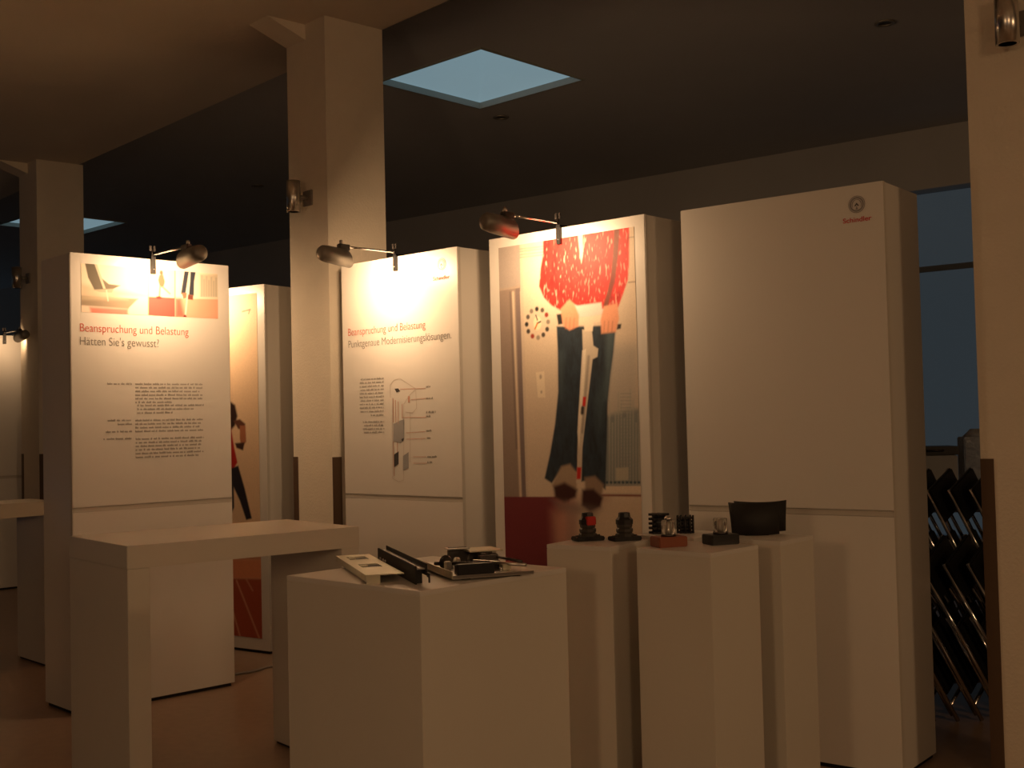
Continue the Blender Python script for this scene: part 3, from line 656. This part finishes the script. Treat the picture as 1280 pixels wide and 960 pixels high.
# local x towards the viewer right along the left lip, local y to the right behind
wdt = .125; zz = .028
pl = MB()
xs = [q_ * Lp for q_ in (0, .10, .26, .50, .66, 1)]; ysl = [0, .025, .095, wdt]
for i in range(5):
    for j in range(3):
        if j == 1 and i in (1, 3): continue
        pl.box((xs[i], ysl[j], zz - .003), (xs[i + 1], ysl[j + 1], zz))
pl.build('plate', 'zinc', r)
box((0, -.003, .006), (Lp, 0, zz)).build('side_lip', 'zinc', r)
box((Lp - .003, 0, .0), (Lp, .045, zz - .003)).build('end_lip', 'zinc', r)
for x in (.02, Lp - .04): box((x, .005, 0), (x + .02, .03, zz - .003)).build('foot', 'dark_steel', r)
for i in (1, 3):
    box((xs[i], ysl[1], zz - .010), (xs[i + 1], ysl[2], zz - .006)).build('slot_shade_and_tab', 'rail', r)  # dark plate added under each slot, standing in for the shade inside
    box((xs[i] + .01, ysl[1] + .006, zz - .006), (xs[i] + .04, ysl[1] + .03, zz - .001)).build('slot_shade_and_tab', 'zinc', r)
# dark rail lying beside / over it
q0, q1 = on_z(473, 705, pz), on_z(520, 731, pz); ax2 = q1 - q0; L2 = ax2.length
r = thing('door_rail', 'dark steel channel rail lying beside the zinc lock plate', 'metal rail', q0, math.atan2(ax2.y, ax2.x))
box((0, -.002, .0), (L2, .004, .060), .001).build('channel_wall', 'blackrough', r)
box((0, .004, .048), (L2, .030, .053)).build('channel_floor', 'steel', r)
box((0, .030, .030), (L2 + .02, .034, .068), .001).build('channel_wall', 'blackrough', r)
box((.03, .008, .0), (.06, .028, .048)).build('support_block', 'black', r); box((L2 - .07, .008, .0), (L2 - .03, .028, .048)).build('support_block', 'black', r)
MB().prism([(0, 0), (.03, .0), (.03, -.03), (.022, -.03), (.020, -.014), (0, -.014)], .0, .004, XT((L2 + .018, .036, .040), R(90))).build('end_hook', 'black', r)
for x in (.06, .11, .15):
    if x < L2 - .02: MB().lathe([(.006, 0), (.006, .004)], 10, XT((x, -.002, .026), R(90))).build('screw', 'steel', r)
# tray with latch mechanism
t0, t1, t2 = on_z(521, 709, pz), on_z(566, 727, pz), on_z(630, 708, pz)
ax3 = t1 - t0; L3 = ax3.length; wv = t2 - t1
r = thing('latch_tray', 'shallow metal tray holding an open latch mechanism', 'latch mechanism', t0, math.atan2(ax3.y, ax3.x))
W3 = abs(wv.dot(Vector((-ax3.y, ax3.x, 0)).normalized())); off = wv.dot(ax3.normalized())
box((0, 0, .012), (L3, W3, .015)).build('tray_floor', 'steel', r)
box((0, -.003, .008), (L3, 0, .032)).build('tray_lip', 'zinc', r)
box((L3 - .003, 0, .006), (L3, W3, .018)).build('tray_lip', 'steel', r)
for x in (.03, L3 - .05):
    for y in (.04, W3 - .07): box((x, y, 0), (x + .025, y + .03, .012)).build('foot', 'black', r)
box((L3 - .045, .02, .015), (L3 - .008, .15, .052), .003).build('contact_block', 'black', r)
box((L3 - .08, .05, .015), (L3 - .05, .085, .040), .003).build('contact_block', 'smoke', r)
MB().lathe([(.024, 0), (.024, .014), (.015, .014), (.015, .020), (.006, .021)], 18, XT((L3 * .45, .055, .034), R(72), 0, R(30))).build('roller', 'dark_steel', r)
MB().lathe([(.018, 0), (.018, .012)], 16, XT((L3 * .42, .10, .030), R(80), 0, R(10))).build('roller', 'steel', r)
MB().tube([(L3 * .3, .03, .025), (L3 * .5, .11, .03), (L3 * .72, .18, .03)], .007).build('lever', 'dark_steel', r)
box((L3 * .12, .10, .015), (L3 * .17, .17, .072), .002).build('bracket_plate', 'dark_steel', r); box((L3 * .12, .09, .066), (L3 * .24, .17, .070)).build('bracket_plate', 'steel', r)
box((L3 * .05, W3 - .12, .015), (L3 * .1, W3 - .01, .058)).build('rear_bracket', 'dark_steel', r); box((L3 * .04, W3 - .13, .058), (L3 * .34, W3 - .005, .062)).build('rear_cover', 'zinc', r)
box((L3 * .4, W3 - .11, .015), (L3 * .46, W3 - .04, .050), .002).build('catch', 'dark_steel', r)
MB().tube([(L3 * .5, W3 - .14, .036), (L3 * .95, W3 - .02, .036)], .006).build('locking_bar', 'steel', r)
MB().tube([(L3 * .3, W3 - .06, .045), (L3 * .8, W3 - .01, .040)], .005).build('locking_bar', 'dark_steel', r)
for (x, y, a, b, h_, m) in ((.55, .03, .03, .02, .030, 'steel'), (.62, .17, .02, .05, .026, 'rail'), (.30, .19, .05, .02, .040, 'dark_steel'), (.72, W3 - .08, .04, .03, .020, 'zinc'), (.22, .24, .03, .03, .030, 'rail')):
    box((L3 * x, y, .015), (L3 * x + a, y + b, .015 + h_), .002).build('catch', m, r)
for (x, y) in ((.2, .05), (.5, .22), (.8, .2), (.6, W3 - .12)): MB().lathe([(.007, .015), (.007, .024), (.004, .026)], 8, XT((L3 * x, y, 0))).build('bolt', 'chrome', r)

def fitting(px, py, label, red):
    p = on_z(px, py, HB); r = thing('ribbed_fitting', label, 'fitting', p, R(18), 'dark ribbed fittings')
    box((-.058, -.036, 0), (.058, .036, .017), .003).build('base_flange', 'blackrough', r)
    MB().lathe([(.036, .017), (.036, .026), (.030, .030), (.033, .036), (.033, .046), (.028, .050), (.031, .056), (.031, .068), (.026, .072)], 8, phase=R(22), smooth=False).build('ribbed_body', 'smoke', r)
    MB().lathe([(.034, .064), (.034, .082), (.024, .092), (.022, .108), (.018, .110)], 8, phase=R(22), smooth=False).build('cap', 'black', r)
    if red: box((-.016, -.037, .062), (.022, -.016, .096), .003).build('insert', 'red', r)['label'] = 'red insert'
    for x in (-.046, .046): MB().lathe([(.007, .017), (.007, .022)], 6, XT((x, 0, 0))).build('bolt', 'dark_steel', r)
fitting(735, 675.5, 'dark ribbed fitting with a red insert', True)
fitting(781, 675.5, 'plain dark ribbed fitting beside the one with red insert', False)
def cylinder(px, py, label, m):
    p = on_z(px, py, HB); r = thing('clear_cylinder', label, 'exhibit', p, R(20), 'clear cylinders on thick bases')
    box((-.058, -.04, 0), (.058, .04, .038), .003).build('base_block', m, r)
    MB().lathe([(.026, .038), (.026, .094), (.023, .097)], 24).build('acrylic_body', 'acrylic', r)
    MB().lathe([(.010, .0385), (.010, .09)], 12).build('core_rod', 'steel', r)
    MB().lathe([(.028, .0382), (.028, .044), (.0265, .046)], 24).build('collar', 'dark_steel', r)
    if m == 'terra': MB().lathe([(.013, .097), (.015, .104), (.010, .110)], 16).build('cap', 'steel', r)
cylinder(836, 683, 'clear cylinder on a thick terracotta base', 'terra')
cylinder(901, 680, 'clear cylinder on a thick black base', 'black')
def spool(px, py, rad, hgt, label, posts):
    p = on_z(px, py, HB); r = thing('finned_spool', label, 'spool', (p.x, p.y, HB), R(8), 'black finned spools')
    n = 5
    MB().lathe([(rad * .66, 0), (rad * .66, hgt * .96)], 18).build('core', 'black', r)
    for k in range(n):
        z = .004 + (hgt - .008) * k / (n - 1); g = []
        for i in range(40):
            a = 2 * math.pi * i / 40; rr = rad * (1 if i % 4 < 2 else .80); g.append((rr * math.cos(a), rr * math.sin(a)))
        MB().prism(g, z - .004, z + .004).build('fin', 'blackrough', r)
    if posts:
        for i in range(10):
            a = 2 * math.pi * i / 10; MB().tube([(rad * .92 * math.cos(a), rad * .92 * math.sin(a), 0), (rad * .92 * math.cos(a), rad * .92 * math.sin(a), hgt + .006)], .0045, 6).build('post', 'black', r)
spool(824, 666.5, .044, .082, 'larger black finned spool behind the clear cylinders', False)
spool(857, 666.0, .036, .066, 'smaller black finned spool with upright posts behind the clear cylinders', True)
# black curved plates
def curved_plate(px0, px1, py, tilt, hgt, label, sag, rz, scale=1):
    p0, p1 = on_z(px0, py, HB), on_z(px1, py, HB); c = (p0 + p1) / 2; wdt = (p1 - p0).length
    r = thing('curved_plate', label, 'curved plate', c, rz, 'black curved plates')
    n = 16; vs = []; fs = []
    for j, v in enumerate((0, .5, 1)):
        for i in range(n + 1):
            s_ = i / n * 2 - 1; x = s_ * wdt / 2 * (1.06 if v == 1 else .96 if v == 0 else 1.0); y = -.045 * (1 - s_ * s_) + tilt * v
            z = v * hgt - (sag * (1 - s_ * s_) if v == 1 else 0) + .002
            vs += [(x, y, z), (x, y + .008, z)]
    def I(j, i, k): return (j * (n + 1) + i) * 2 + k
    for j in range(2):
        for i in range(n): fs += [[I(j, i, 0), I(j, i + 1, 0), I(j + 1, i + 1, 0), I(j + 1, i, 0)], [I(j, i, 1), I(j + 1, i, 1), I(j + 1, i + 1, 1), I(j, i + 1, 1)]]
    for i in range(n): fs += [[I(0, i, 0), I(0, i, 1), I(0, i + 1, 1), I(0, i + 1, 0)], [I(2, i, 0), I(2, i + 1, 0), I(2, i + 1, 1), I(2, i, 1)]]
    for j in range(2): fs += [[I(j, 0, 0), I(j + 1, 0, 0), I(j + 1, 0, 1), I(j, 0, 1)], [I(j, n, 0), I(j, n, 1), I(j + 1, n, 1), I(j + 1, n, 0)]]
    MB().add(vs, fs, True).build('shell', 'blackrough', r)
    box((-wdt * .25, -.03, 0), (wdt * .25, .014, .014), .002).build('stand', 'blackrough', r)
curved_plate(914, 976, 668.5, .020, .128, 'front black curved plate leaning on its twin', .004, R(-3))
curved_plate(921, 984, 664.5, .022, .124, 'rear black curved plate behind its twin', .004, R(-3))

# ------------------------------------------------------------------ chairs and boxes in the dark store corner
def folding_chair():
    r = thing('folding_chair', 'folded black chair with chrome tube frame leaning in a row', 'chair', (0, 0, 0), 0, 'folded chairs on the trolley')
    # local z up, folded flat in the xz plane, width along x
    wd_, hh = .40, .86
    for s in (-1, 1):
        MB().tube([(s * wd_ / 2, 0, 0), (s * wd_ / 2, .0, .45), (s * wd_ / 2 * .96, .012, hh)], .011).build('back_leg', 'chrome', r)
        MB().tube([(s * (wd_ / 2 - .03), .03, .02), (s * (wd_ / 2 - .03), .03, .56)], .010).build('front_leg', 'chrome', r)
    MB().box((-wd_ / 2, -.010, .66), (wd_ / 2, .016, .86), None, .008).build('backrest', 'black', r)
    MB().box((-wd_ / 2 + .045, .0, .12), (wd_ / 2 - .045, .026, .50), None, .008).build('seat', 'black', r)
    MB().tube([(-wd_ / 2, 0, .08), (wd_ / 2, 0, .08)], .008).build('stretcher', 'chrome', r)
    MB().tube([(-wd_ / 2 + .03, .03, .06), (wd_ / 2 - .03, .03, .06)], .008).build('stretcher', 'chrome', r)
    return r
SX, SY = 2.62, 6.30
dl = thing('chair_dolly', 'low dark dolly under the rear row of folded chairs', 'dolly', (SX, SY + .26, 0), 0)
box((-.80, -.26, .27), (1.05, .26, .31), .004).build('deck', 'dark_steel', dl)
for x in (-.68, .93):
    for y in (-.2, .2):
        MB().lathe([(.06, -.015), (.06, .015)], 16, XT((x, y, .06), R(90))).build('castor', 'black', dl)
        MB().tube([(x, y, .06), (x, y, .272)], .014).build('castor_fork', 'dark_steel', dl)
proto = folding_chair(); k = 0
for tier, (y, zb, n_, lab, tilt) in enumerate(((.26, .368, 11, 'rear', -24), (-.30, .062, 11, 'front', -27))):
    for i in range(n_):
        o = proto if k == 0 else copy_tree(proto); k += 1
        x = -.50 + i * .118 + tier * .03
        o.matrix_world = Matrix.Translation((SX + x, SY + y, zb)) @ Matrix.Rotation(R(tilt), 4, 'Y') @ Matrix.Rotation(R(50), 4, 'Z')
        o['label'] = 'folded black chair with chrome tubes in the %s leaning row' % lab; o['group'] = 'folded chairs leaning in rows'
# shelf with boxes and wrapped goods behind the chairs
def W3p(px, py, dep): return at_y(px, py, dep)
tb = W3p(1195, 640, 7.6)
sh = thing('store_table', 'plain grey store table behind the folded chairs', 'table', (tb.x, 7.6, 0), R(-10))
box((-.75, -.3, .90), (.75, .35, .94), .003).build('table_top', 'box_grey', sh)
for x in (-.70, .66):
    for y in (-.27, .28): box((x, y, 0), (x + .04, y + .04, .90)).build('leg', 'dark_steel', sh)
def onshelf(px, dep, a, b, name, label, cat, m):
    p = W3p(px, 600, dep); o = thing(name, label, cat, (p.x, p.y, .942), R(-10)); x, y, z = b
    box((-x / 2, -y / 2, 0), (x / 2, y / 2, z), .006).build('body', m, o); return o, x, y, z
o, x, y, z = onshelf(1166, 7.55, 0, (.30, .30, .12), 'storage_box', 'blue storage box on the store table', 'box', 'box_blue'); box((-x / 2 - .008, -y / 2 - .008, z), (x / 2 + .008, y / 2 + .008, z + .025), .004).build('lid', 'box_grey', o)
o2 = thing('carton', 'pale carton stacked on the blue storage box', 'box', (o.location.x, o.location.y, .942 + .147), R(-14)); box((-.14, -.13, 0), (.14, .13, .16), .004).build('body', 'box_white', o2); box((-.14, -.02, .16), (.14, .02, .1615)).build('tape', 'box_grey', o2)
o3 = thing('equipment_case', 'flat black case on top of the pale carton', 'case', (o.location.x - .01, o.location.y, .942 + .147 + .163), R(-6)); box((-.15, -.12, 0), (.15, .12, .055), .006).build('shell', 'black', o3); MB().tube([(-.05, -.12, .03), (-.05, -.14, .03), (.05, -.14, .03), (.05, -.12, .03)], .006).build('handle', 'dark_steel', o3)
o, x, y, z = onshelf(1221, 7.5, 0, (.18, .22, .42), 'wrapped_bundle', 'tall bundle wrapped in clear film on the store table', 'bundle', 'film'); MB().lathe([(.08, .42), (.05, .45), (.03, .47)], 12).build('gathered_top', 'film', o)
# cable on the floor
cp = [on_z(x, y, .008) for x, y in ((288, 844), (300, 841.5), (312, 840), (324, 837), (334, 833.5), (345, 833), (356, 829))]
cb = MB().tube(cp, .008).build('power_cable', 'cable'); tag(cb, 'thin grey cable lying on the floor by the dancer wall', 'cable')
